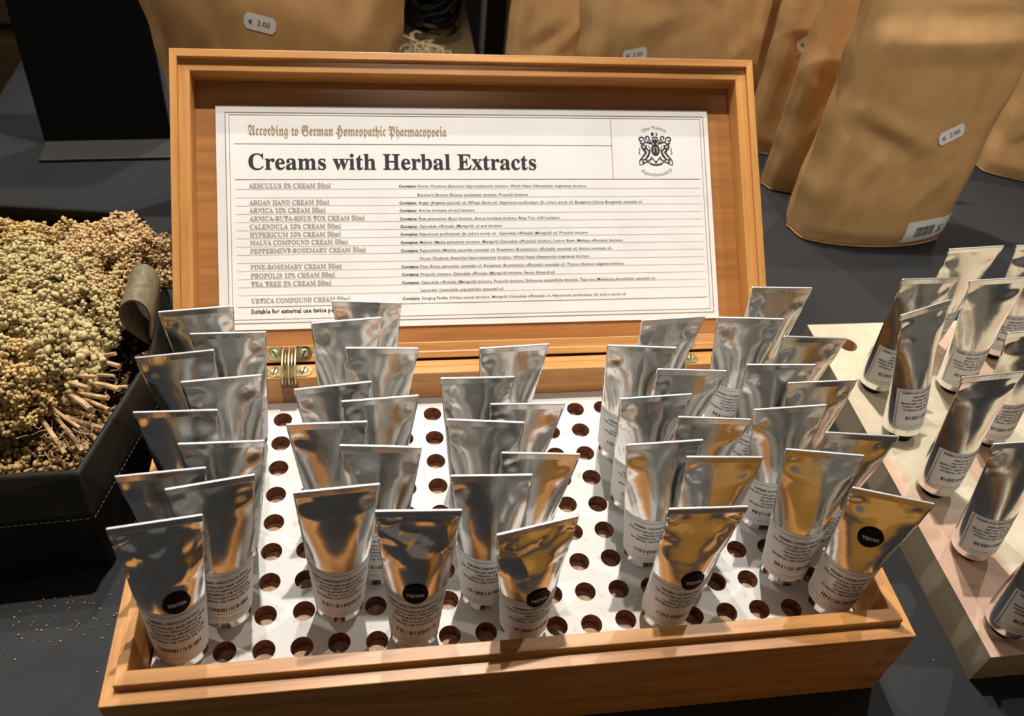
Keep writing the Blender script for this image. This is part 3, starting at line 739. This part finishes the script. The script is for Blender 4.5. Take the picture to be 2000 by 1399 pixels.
# ---------------------------------------------------------------- kraft pouches
def pouch(name, bl, br, h, depth, flare, lean, seed, label, wr=.0035, folds=None):
    bl, br = Vector(bl), Vector(br)
    ex = br - bl; wdt = ex.length; ang = math.atan2(ex.y, ex.x); c = (bl + br) / 2
    root = empty(name, (c.x, c.y, ZT), (0, 0, ang))
    tag(root, label, 'bag', 'kraft paper pouches behind the box')
    nu, nv = 60, 64
    rf = random.Random(int(seed * 10))
    if folds is None:
        folds = []
        for _ in range(7):
            x0, z0, a_ = rf.uniform(-.4, .4) * wdt, rf.uniform(.1, .8) * h, rf.uniform(-.9, .9) + (0 if rf.random() < .6 else 1.4); l_ = rf.uniform(.03, .08)
            folds.append((x0, z0, x0 + l_ * cos(a_), z0 + l_ * sin(a_), rf.choice((-1, 1)) * rf.uniform(.0012, .0028), rf.uniform(.008, .018)))
        folds += [(-.40 * wdt, .02, -.38 * wdt, .80 * h, .0025, .012), (.40 * wdt, .02, .38 * wdt, .80 * h, .0025, .012)]
    def fold(x, z):
        s_ = 0
        for x0, z0, x1, z1, A_, w_ in folds:
            dx, dz = x1 - x0, z1 - z0; L2 = dx * dx + dz * dz
            t = ((x - x0) * dx + (z - z0) * dz) / L2
            tc_ = min(max(t, 0), 1); d_ = math.hypot(x - x0 - dx * tc_, z - z0 - dz * tc_)
            s_ += A_ * max(0, 1 - d_ / w_) * (.35 + .65 * sin(pi * min(max(t, .06), .94)))
        return s_
    def P(u, v, side):
        seam = max(0, 1 - abs(u)); body = min(1, seam / .10)
        body = body * body * (3 - 2 * body)
        th = depth * (1 - v) ** .75 * (.25 + .75 * math.sqrt(max(0, 1 - u * u))) * body * min(1, .86 + v * 2.2)
        if v > .88: th *= max(0, (1 - v) / .12)
        x = u * (wdt / 2) * (1 + flare * v) * (1 - .03 * sin(v * pi) )
        y = side * (th * .5 + .0009)
        n1 = noise.noise(Vector((x * 16 + seed, v * h * 16, side * 4 + seed)))
        n2 = 1 - abs(noise.noise(Vector((x * 13 - seed * 2, v * h * 11 + x * 6, side * 3 + seed * .7)))) * 2
        n3 = noise.noise(Vector((x * 45 + seed, v * h * 30, side + seed)))
        fade = body * min(1, v * 6) * min(1, (1 - v) * 8)
        y += side * (n1 * wr * 1.0 + n3 * wr * .15 + fold(x, v * h)) * fade
        x += noise.noise(Vector((v * h * 30 + seed * 5, side * .3 * 0, 2.0))) * .0025 * abs(u) * min(1, v * 5)
        sag = (1 - v) ** 8 * 0
        return Vector((x, y + lean * v * h, .0008 + v * h + sag))
    V, F = [], []
    for side in (-1, 1):
        o = len(V)
        for j in range(nv + 1):
            for i in range(nu + 1): V.append(P(-1 + 2 * i / nu, j / nv, side))
        for j in range(nv):
            for i in range(nu):
                q = (o + j * (nu + 1) + i, o + j * (nu + 1) + i + 1, o + (j + 1) * (nu + 1) + i + 1, o + (j + 1) * (nu + 1) + i)
                F.append(q if side < 0 else q[::-1])
    n1 = (nu + 1) * (nv + 1)
    for j in range(nv):
        for i in (0, nu):
            a, b = j * (nu + 1) + i, (j + 1) * (nu + 1) + i
            F.append((a, b, n1 + b, n1 + a) if i == 0 else (b, a, n1 + a, n1 + b))
    for i in range(nu):
        F.append((i + 1, i, n1 + i, n1 + i + 1)); k = nv * (nu + 1) + i; F.append((k, k + 1, n1 + k + 1, n1 + k))
    link('pouch_body', mesh(V, F, True), KRAFT, root)
    # bottom gusset rim
    rim = [P(-1 + 2 * i / nu, 0.004, -1) + Vector((0, -.0006, .0004)) for i in range(nu + 1)]
    link('bottom_seam', mesh(*tube_pts(rim, .0004, 6), True), KRAFT, root)
    # top seal line
    z1 = [P(-1 + 2 * i / nu, .90, -1) + Vector((0, -.0006, 0)) for i in range(nu + 1)]
    link('top_seal', mesh(*tube_pts(z1, .0007, 6), True), KRAFT, root)
    def surf2(x, z, off=.001):
        v = z / h; u = x / ((wdt / 2) * (1 + flare * v) * (1 - .03 * sin(v * pi)))
        return P(u, v, -1) + Vector((0, -off, 0))
    return root, surf2
def price_tag(root, sf, x, z, ang, txt, cutr=0):
    w_, h_ = .0125, .0065
    pts = [(-w_, -h_ * .45), (-w_ * .86, -h_), (w_ * .86, -h_), (w_, -h_ * .45), (w_, h_ * .45), (w_ * .86, h_), (-w_ * .86, h_), (-w_, h_ * .45)]
    ca, sa = cos(ang), sin(ang)
    T = lambda a, b, off: sf(x + a * ca - b * sa, z + a * sa + b * ca, off)
    nx = 10; V, F = [], []
    for i in range(nx + 1):
        a = -w_ + 2 * w_ * i / nx
        hh = h_ * (1 if abs(a) < w_ * .8 else .5)
        V += [T(a, -hh, .0011), T(a, 0, .0011), T(a, hh, .0011)]
    for i in range(nx): F += [(3 * i, 3 * i + 3, 3 * i + 4, 3 * i + 1), (3 * i + 1, 3 * i + 4, 3 * i + 5, 3 * i + 2)]
    st = link('price_sticker', mesh(V, F, True), PRICE, root); st['label'] = 'small white price sticker'
    v1, f1 = text('€', -9.0, -2.0, None, 3.4, .02); v2, f2 = text(txt, -2.0, -2.0, None, 4.2, .0)
    V, F = cat2([(v1, f1), (v2, f2)])
    link('lettering', mesh([T(a * mm, b * mm, .0015) for a, b in V], F), GREYINK, st)

bA, sA = pouch('kraft_pouch', (-.236, .475), (-.063, .475), .25, .075, .30, 0, 1.3, 'large kraft pouch behind the box lid at left, priced 3.00')
price_tag(bA, sA, -.0110, .176, -.22, '3.00')
b1, s1_ = pouch('kraft_pouch', (.078, .715), (.232, .705), .24, .055, .02, 0, 4.1, 'kraft pouch standing behind another, centre back beside the black upright')
b2, s2_ = pouch('kraft_pouch', (.138, .620), (.352, .612), .25, .06, .05, 0, 7.7, 'broad kraft pouch behind the right half of the lid, price sticker cut by lid')
price_tag(b2, s2_, -.049, .093, .25, '2.00')
bC, sC = pouch('kraft_pouch', (.330, .578), (.465, .555), .25, .045, .04, 0, 11.2, 'kraft pouch right of the lid, rearmost of the three overlapping ones')
price_tag(bC, sC, -.034, .128, .75, '2.00')
bD, sD = pouch('kraft_pouch', (.3265, .500), (.480, .482), .25, .042, .05, 0, 15.9, 'kraft pouch squeezed between the front large one and the one behind')
bE, sE = pouch('kraft_pouch', (.3265, .424), (.486, .420), .262, .080, .13, 0, 21.4, 'foremost large kraft pouch at right, priced 2.00 with a barcode label', .0035,
              [(-.066, .02, -.060, .20, .004, .014), (-.060, .195, .085, .200, .006, .020), (-.058, .122, .004, .092, -.0055, .016), (-.058, .134, .010, .108, .003, .014), (.066, .03, .060, .10, .004, .014),
               (.060, .10, .082, .20, .004, .018), (-.046, .0, -.040, .06, .0025, .010), (.012, .04, .052, .085, .003, .018), (-.01, .085, .03, .06, -.0025, .02), (-.05, .06, -.02, .10, .002, .012)])
price_tag(bE, sE, .030, .118, .42, '2.00')
bF, sF = pouch('kraft_pouch', (.596, .542), (.75, .50), .22, .065, .05, 0, 27.0, 'kraft pouch cut off by the right picture edge, behind the slab')
# barcode label on pouch E
def lab_patch(root, sf, x0, x1, z0, z1, sk):
    V, F = [], []; n = 14; m_ = 6
    T = lambda a, b, off: sf(x0 + (x1 - x0) * a, z0 + (z1 - z0) * b + sk * a, off)
    for i in range(n + 1):
        for j in range(m_ + 1): V.append(T(i / n, j / m_, .0011))
    for i in range(n):
        for j in range(m_): F.append((i * (m_ + 1) + j, (i + 1) * (m_ + 1) + j, (i + 1) * (m_ + 1) + j + 1, i * (m_ + 1) + j + 1))
    lb = link('barcode_label', mesh(V, F, True), PRICE, root); lb['label'] = 'white barcode label near the bottom corner'
    rnd = random.Random(5); V, F = [], []; a = .22
    while a < .62:
        wd = rnd.choice((.007, .012, .02)); o = len(V)
        V += [T(a, .28, .0016), T(a + wd, .28, .0016), T(a + wd, .72, .0016), T(a, .72, .0016)]; F.append((o, o + 1, o + 2, o + 3)); a += wd + rnd.choice((.006, .011))
    for (a, b) in ((.70, .30), (.74, .42), (.70, .54), (.78, .55), (.76, .33)):
        o = len(V); V += [T(a, b, .0016), T(a + .05, b, .0016), T(a + .05, b + .08, .0016), T(a, b + .08, .0016)]; F.append((o, o + 1, o + 2, o + 3))
    link('barcode', mesh(V, F), GREYINK, lb)
lab_patch(bE, sE, .022, .073, .006, .030, .004)

# ---------------------------------------------------------------- black upright stand (left back)
st = empty('black_stand', (-.338, .577, ZT), (0, 0, radians(3)))
tag(st, 'tall matt black panel stand with a grey foot, left of the box lid', 'display stand')
link('panel', boxmesh(-.059, .060, -.003, .003, .002, .36, .0006), BLACKB, st, Matrix.Rotation(radians(-8), 4, 'X'))
box('foot_plate', (-.0585, .080, -.0365, .02, .0003, .0035), FOOTM, st, .0008)

# ---------------------------------------------------------------- black leather tray with dried flowers
tr = empty('leather_tray', (-.29, .2, ZT))
tag(tr, 'black stitched leather tray full of dried flowers, left of the box', 'tray')
zr, zc = .045, .020
RIM = [(-.370, .0875), (-.2405, .0900), (-.2165, .180), (-.2185, .225), (-.2530, .341), (-.390, .357), (-.43, .22)]
CRE = [(-.374, .0715), (-.2370, .0790), (-.2130, .178), (-.2120, .228), (-.2470, .350), (-.393, .368), (-.445, .22)]
BOT = [(-.372, .066), (-.2395, .0800), (-.2180, .176), (-.2180, .226), (-.2520, .345), (-.390, .360), (-.44, .22)]
INN = [(-.367, .0915), (-.2432, .0938), (-.2200, .181), (-.2220, .224), (-.2560, .338), (-.388, .3535), (-.425, .22)]
INB = [(-.366, .088), (-.2450, .093), (-.2230, .180), (-.2240, .222), (-.2570, .336), (-.386, .350), (-.424, .22)]
def ring(L, z): return [Vector((x + .29, y - .2, z - ZT)) for x, y in L]
n7 = len(RIM)
V = ring(BOT, ZT + .0004) + ring(BOT, -.004) + ring(CRE, zc) + ring(RIM, zr) + ring(INN, zr) + ring(INB, ZT + .004)
F = []
for L in range(5):
    for k in range(n7):
        F.append((L * n7 + k, L * n7 + (k + 1) % n7, (L + 1) * n7 + (k + 1) % n7, (L + 1) * n7 + k))
F.append(tuple(range(n7 - 1, -1, -1))); F.append(tuple(5 * n7 + k for k in range(n7)))
me = mesh(V, F); bm = bmesh.new(); bm.from_mesh(me)
bmesh.ops.recalc_face_normals(bm, faces=bm.faces[:])
bmesh.ops.bevel(bm, geom=[e for e in bm.edges if min(v.co.z for v in e.verts) > .02], offset=.0018, segments=3, affect='EDGES', profile=.5)
bm.to_mesh(me); bm.free()
link('tray_shell', me, LEATH, tr)
def stitches(L, z, off):
    V, F = [], []
    P = [Vector((x + .29, y - .2, z - ZT)) for x, y in L]
    for k in (0, 1, 2, 3):
        a, b = P[k], P[k + 1]; d = b - a; nn = Vector((d.y, -d.x, 0)).normalized(); s = 0
        while s < d.length - .003:
            q0 = a + d.normalized() * s; q1 = q0 + d.normalized() * .0022
            v, f = tube_pts([q0 + nn * off, q1 + nn * off], .00022, 4); o = len(V); V += v; F += [tuple(i + o for i in g) for g in f]; s += .0034
    return V, F
sts = link('stitching', mesh(*stitches(CRE, zc - .002, .0004)), THREAD, tr); sts['kind'] = 'stuff'
# olive leather pull loop on the right rim
lp = []
base = Vector((-.2236, 0, .0417))
prof = [(-.2222, .0400), (-.2330, .0530), (-.2352, .0620), (-.2335, .0715), (-.2275, .0775), (-.2215, .0775), (-.2172, .0715), (-.2165, .0630), (-.2200, .0500), (-.2206, .0400)]
def smooth(P, it=2):
    for _ in range(it):
        Q_ = [P[0]]
        for a, b in zip(P[:-1], P[1:]): Q_ += [tuple(.75 * s + .25 * t for s, t in zip(a, b)), tuple(.25 * s + .75 * t for s, t in zip(a, b))]
        P = Q_ + [P[-1]]
    return P
pr = smooth(prof)
V, F, M = [], [], []
for (x, z) in pr:
    i = pr.index((x, z)); a = pr[max(i - 1, 0)]; b = pr[min(i + 1, len(pr) - 1)]
    d = Vector((b[0] - a[0], 0, b[1] - a[1])).normalized(); nn = Vector((d.z, 0, -d.x)) * .0006
    for y in (.198, .234):
        for s in (-1, 1): V.append(Vector((x + .29, y - .2, z - ZT)) + nn * s)
for i in range(len(pr) - 1):
    o, q = i * 4, i * 4 + 4
    F += [(o, q, q + 2, o + 2), (o + 1, o + 3, q + 3, q + 1), (o, o + 1, q + 1, q), (o + 2, q + 2, q + 3, o + 3)]; M += [0, 0, 1, 1]
me = mesh(V, F); setmat(me, [OLIVE, EDGEL]); me.polygons.foreach_set('material_index', M)
lo = link('pull_loop', me, None, tr); lo['label'] = 'olive leather pull loop'

# ---- dried flower heads
ico = bmesh.new(); bmesh.ops.create_icosphere(ico, subdivisions=1, radius=1)
IV = np.array([v.co[:] for v in ico.verts]); IF = np.array([[v.index for v in f.verts] for f in ico.faces]); ico.free()
def blobs(cents, radii, rnd):
    n = len(cents); nv = len(IV)
    V = np.zeros((n, nv, 3))
    for i in range(n):
        s = np.array([rnd.uniform(.75, 1.15), rnd.uniform(.75, 1.15), rnd.uniform(.6, 1.0)])
        a = rnd.uniform(0, 6.28); b = rnd.uniform(-.8, .8)
        Rz = np.array([[cos(a), -sin(a), 0], [sin(a), cos(a), 0], [0, 0, 1]]); Rx = np.array([[1, 0, 0], [0, cos(b), -sin(b)], [0, sin(b), cos(b)]])
        jit = 1 + np.array([rnd.uniform(-.38, .38) for _ in range(nv)])[:, None]
        V[i] = (IV * jit * s * radii[i]) @ (Rz @ Rx).T + cents[i]
    F = (IF[None] + (np.arange(n) * nv)[:, None, None]).reshape(-1, 3)
    me = bpy.data.meshes.new('bl'); me.vertices.add(n * nv); me.vertices.foreach_set('co', V.reshape(-1))
    me.loops.add(len(F) * 3); me.loops.foreach_set('vertex_index', F.reshape(-1)); me.polygons.add(len(F))
    me.polygons.foreach_set('loop_start', np.arange(len(F)) * 3); me.polygons.foreach_set('use_smooth', np.ones(len(F), bool))
    me.update(calc_edges=True); me.validate(); return me
def head(c, rad, nclu, nflo, cr_, fr, m, root, seed, tilt=0.):
    rnd = random.Random(seed); cents, rr = [], []
    for k in range(nclu):
        # fibonacci over the upper part of an ellipsoid
        t = (k + .5) / nclu; ph = 2.39996 * k; z = 1 - 1.25 * t; s = math.sqrt(max(0, 1 - z * z))
        d = Vector((s * cos(ph), s * sin(ph), z)) + Vector([rnd.uniform(-.16, .16) for _ in range(3)])
        cc = Vector((d.x * rad[0], d.y * rad[1], d.z * rad[2])) * rnd.uniform(.78, 1.12)
        q = cr_ * rnd.uniform(.75, 1.25)
        for _ in range(nflo):
            e = Vector([rnd.gauss(0, 1) for _ in range(3)]).normalized()
            if e.dot(d) < -.35: e = -e
            p_ = cc + e * q * rnd.uniform(.55, 1.2)
            cents.append((c[0] + p_.x, c[1] + p_.y, c[2] + p_.z)); rr.append(fr * rnd.uniform(.6, 1.3))
    o = link('flower_head', blobs(np.array(cents), rr, rnd), m, root); o['kind'] = 'stuff'
    core = lathe([(.01, -1), (.7, -.7), (.95, 0), (.7, .65), (.05, .93)], 16)  # dark filling: shade in the gaps between florets, painted as a solid
    link('flower_shade_core', mesh([(c[0] + x * rad[0] * .93, c[1] + y * rad[1] * .93, c[2] + z * rad[2] * .93) for x, y, z in core[0]], core[1], True), mat('flower_shadow_brown', (.10, .06, .025), .9) if 'flower_shadow_brown' not in bpy.data.materials else bpy.data.materials['flower_shadow_brown'], root)
def bunch(label, c): 
    r_ = empty('dried_flower_bunch', c); tag(r_, label, 'dried flowers', 'dried flowers in the leather tray'); return r_
g1 = bunch('big greenish dried flower head in the middle of the tray, stems pointing right', (-.29, .215, .02))
head((-.002, .012, .022), (.041, .050, .024), 150, 62, .0080, .00155, FL_GRN, g1, 1)
head((-.030, .050, .016), (.030, .034, .022), 75, 52, .0075, .0015, FL_GRN, g1, 12)
head((.012, -.022, .012), (.026, .026, .022), 50, 26, .0085, .0027, FL_GRN, g1, 13)
g2 = bunch('large tan dried flower head at the back right of the tray', (-.265, .282, .017))
head((.002, -.002, .018), (.034, .046, .022), 190, 62, .0062, .00130, FL_TAN, g2, 2)
g3 = bunch('yellow-brown dried flower head in the back left corner of the tray', (-.335, .310, .010))
head((0, 0, .02), (.040, .020, .020), 80, 55, .0066, .0014, FL_YEL, g3, 3)
g4 = bunch('small tan dried flower head at the left picture edge, below the green one', (-.300, .172, .012))
head((.0, .0, .022), (.024, .030, .020), 65, 60, .0068, .0015, FL_YEL, g4, 4)
# stems of the bunch
rnd = random.Random(11)
SE = [((-.275, .195, .034), (-.2365, .1785, .040)), ((-.262, .196, .036), (-.249, .190, .041)), ((-.262, .192, .034), (-.240, .186, .044)), ((-.268, .180, .030), (-.2375, .168, .042)), ((-.272, .176, .030), (-.234, .160, .038)),
      ((-.275, .182, .034), (-.247, .166, .044)), ((-.280, .175, .030), (-.240, .155, .036)), ((-.285, .178, .032), (-.250, .157, .043)), ((-.272, .170, .028), (-.2385, .147, .034)),
      ((-.280, .172, .028), (-.2475, .144, .038)), ((-.29, .172, .028), (-.252, .133, .034)), ((-.292, .165, .024), (-.2595, .120, .026)), ((-.285, .165, .022), (-.252, .125, .022)),
      ((-.270, .160, .020), (-.243, .130, .020)), ((-.300, .178, .030), (-.258, .172, .032)), ((-.29, .170, .02), (-.249, .150, .024)), ((-.276, .18, .026), (-.233, .170, .03)), ((-.282, .16, .022), (-.240, .138, .026))]
for a, b in SE:
    a, b = Vector(a), Vector(b); m_ = (a + b) / 2 + Vector((rnd.uniform(-.003, .003), rnd.uniform(-.003, .003), rnd.uniform(-.002, .003)))
    off = Vector((-.29, .215, .02)); r_ = rnd.uniform(.0011, .0022)
    P = [a * (1 - t) ** 2 + m_ * 2 * t * (1 - t) + b * t * t - off for t in [k / 5 for k in range(6)]]
    link('stem', mesh(*tube_pts(P, [r_ * .8, r_ * .85, r_ * .9, r_, r_, r_], 7), False), STEM, g1)
# fine dry twigs between the stems
V, F = [], []
for _ in range(130):
    a = Vector((rnd.uniform(-.285, -.240), rnd.uniform(.125, .19), rnd.uniform(.016, .036))); d = Vector([rnd.uniform(-1, 1), rnd.uniform(-1, 1), rnd.uniform(-.5, .6)]).normalized() * rnd.uniform(.003, .010)
    if a.x > -.222 - (.18 - a.y) * .25 - .012: continue
    k = Vector([rnd.uniform(-.002, .002) for _ in range(3)])
    v, f = tube_pts([a, a + d * .5 + k, a + d], rnd.uniform(.0002, .0005), 4); o = len(V); V += v; F += [tuple(i + o for i in g) for g in f]
tw = link('dry_twigs', mesh(V, F), STEM); tag(tw, 'tangle of fine dry twigs among the cut flower stems', 'twigs', None, 'stuff')
# crumbs covering the tray floor
cents, rr = [], []
for _ in range(7200):
    x, y = rnd.uniform(-.375, -.222), rnd.uniform(.093, .345)
    lim = -.2455 + (y - .093) * .245 if y < .18 else -.2245 - max(0, y - .222) * .29
    if x > lim - .003: continue
    z = .012 + .010 * noise.noise(Vector((x * 25, y * 25, 0))) + rnd.uniform(-.002, .003) - max(0, (y - .13)) * .12
    if y > .178 and rnd.random() < .85: continue
    cents.append((x, y, z)); rr.append(rnd.uniform(.0009, .0024))
cb = link('flower_crumbs', blobs(np.array(cents), rr, rnd), FL_BRN); tag(cb, 'brown flower crumbs covering the bottom of the leather tray', 'flower crumbs', None, 'stuff')
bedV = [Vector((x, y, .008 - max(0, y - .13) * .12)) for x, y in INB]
link('dark_bed', mesh([v - Vector((-.29, .2, ZT)) for v in bedV], [tuple(range(n7))]), bpy.data.materials['flower_shadow_brown'], tr)  # flat dark sheet under the crumbs, same brown as inside the heads
# stray pale crumbs on the table
cents, rr = [], []
for _ in range(110):
    x = rnd.gauss(-.262, .022); y = rnd.gauss(.052, .018)
    if y > .062 and x < -.235 or x > -.213: continue
    cents.append((x, y, ZT + .0005)); rr.append(rnd.uniform(.00025, .0006))
for _ in range(40): 
    x, y = rnd.uniform(.215, .262), rnd.uniform(-.08, .2); cents.append((x, y, ZT + .0004)); rr.append(rnd.uniform(.0002, .0004))
sc_ = link('stray_crumbs', blobs(np.array(cents), rr, rnd), STRAW); tag(sc_, 'pale stray crumbs sprinkled on the dark table near tray and box', 'crumbs', None, 'stuff')

# ---------------------------------------------------------------- background beyond the table
shf = empty('low_shelf', (.0, 1.20, -.80)); tag(shf, 'low brown shelf behind the table carrying dark tangled things', 'shelf')
box('shelf_board', (-.18, .078, -.33, .35, .64, .67), DWOOD, shf, .001)
for sx in (-.15, .05):
    box('leg', (sx - .02, sx + .02, -.30, -.26, 0, .64), DWOOD, shf, .001); box('leg', (sx - .02, sx + .02, .27, .31, 0, .64), DWOOD, shf, .001)
up_ = empty('shop_fixture', (.106, 1.02, -.80)); tag(up_, 'black upright post with a pale metal edge, behind the table', 'post')
box('post', (-.0145, .0145, -.02, .03, 0, 1.0), BLACKB, up_, .001); box('metal_edge', (-.021, -.0150, -.02, .0, 0, 1.0), mat('grey_metal_edge', (.16, .14, .14), .5), up_, .0005)
pn = box('cabinet_panel', (.124, .60, 1.10, 1.14, -.798, .4), WALLM, None, .001); tag(pn, 'beige cabinet side seen between black frame and kraft pouch', 'panel')
# coil of dark cable and a clump of pale straw on the shelf
V, F = [], []
rnd = random.Random(21)
for k in range(9):
    P = []; cx, cy, a0 = rnd.uniform(.005, .03), 1.09 + rnd.uniform(-.02, .05), rnd.uniform(0, 6)
    for t in range(16): P.append((cx + .038 * cos(a0 + t * .4), cy + .04 * sin(a0 + t * .4), -.110 + .004 * k + .012 * sin(t * .7 + k)))
    v, f = tube_pts(P, .0035, 7); o = len(V); V += v; F += [tuple(i + o for i in g) for g in f]
cbl = link('coiled_cable', mesh(V, F, True), BLACKB); tag(cbl, 'tangled dark cables lying on the low shelf behind the lid', 'cable')
V, F = [], []
for k in range(150):
    c = Vector((rnd.gauss(.0, .010), rnd.gauss(.955, .014), -.124 + abs(rnd.gauss(0, .012)))); a0 = rnd.uniform(0, 6); r_ = rnd.uniform(.006, .016)
    P = [c + Vector((r_ * cos(a0 + t * .6), r_ * sin(a0 + t * .6), .004 * sin(t))) for t in range(5)]
    v, f = tube_pts(P, .0012, 4); o = len(V); V += v; F += [tuple(i + o for i in g) for g in f]
ws = link('wood_shavings', mesh(V, F), STRAW); tag(ws, 'small heap of pale curled shavings on the low shelf', 'wood shavings', None, 'stuff')
# dim kraft parcels behind the left end of the table
for k, (x0, x1, y0, y1, z0, z1, lab) in enumerate([(-.95, -.34, .98, 1.25, -.30, -.115, 'dim kraft parcel behind the table, lower one left of the black panel'), (-.95, -.355, 1.0, 1.27, -.105, .10, 'dim kraft parcel behind the table, upper one left of the black panel')]):
    r_ = empty('kraft_parcel', ((x0 + x1) / 2, (y0 + y1) / 2, z0)); tag(r_, lab, 'parcel', 'kraft parcels behind the table')
    link('wrapping', boxmesh((x0 - x1) / 2, (x1 - x0) / 2, (y0 - y1) / 2, (y1 - y0) / 2, 0, z1 - z0, .008, 3), KRAFT_SHADED, r_)
    link('fold_flap', boxmesh((x0 - x1) / 2 + .1, (x1 - x0) / 2 - .1, (y0 - y1) / 2 - .0016, (y0 - y1) / 2 + .001, .03, z1 - z0 - .03, .0003), KRAFT_SHADED, r_)
sb = empty('back_bench', (-.64, 1.13, -.80)); tag(sb, 'dark bench behind the table under the kraft parcels', 'bench')
box('bench_top', (-.34, .32, -.16, .16, .47, .4995), BLACKB, sb, .001)
for sx in (-.31, .29): box('leg', (sx - .02, sx + .02, -.14, .14, 0, .47), BLACKB, sb, .001)

# low amber-coloured crate on the table in front of the box: out of the picture, mirrored in the front tubes
AMBER = wood('amber_wood', 0, (.21, .10, .017), (.31, .155, .029))
fc = empty('amber_crate', (.17, -.235, ZT)); tag(fc, 'amber wooden crate before the box, visible only as reflections in front tubes', 'crate')
link('side_board', boxmesh(-.17, .19, -.11, -.10, .0003, .062, .001), AMBER, fc); link('side_board', boxmesh(-.17, .19, .10, .11, .0003, .062, .001), AMBER, fc)
link('end_board', boxmesh(-.17, -.16, -.0995, .0995, .0003, .062, .001), AMBER, fc); link('end_board', boxmesh(.18, .19, -.0995, .0995, .0003, .062, .001), AMBER, fc)
link('top_board', boxmesh(-.17, .19, -.11, .11, .0623, .068, .001), AMBER, fc)
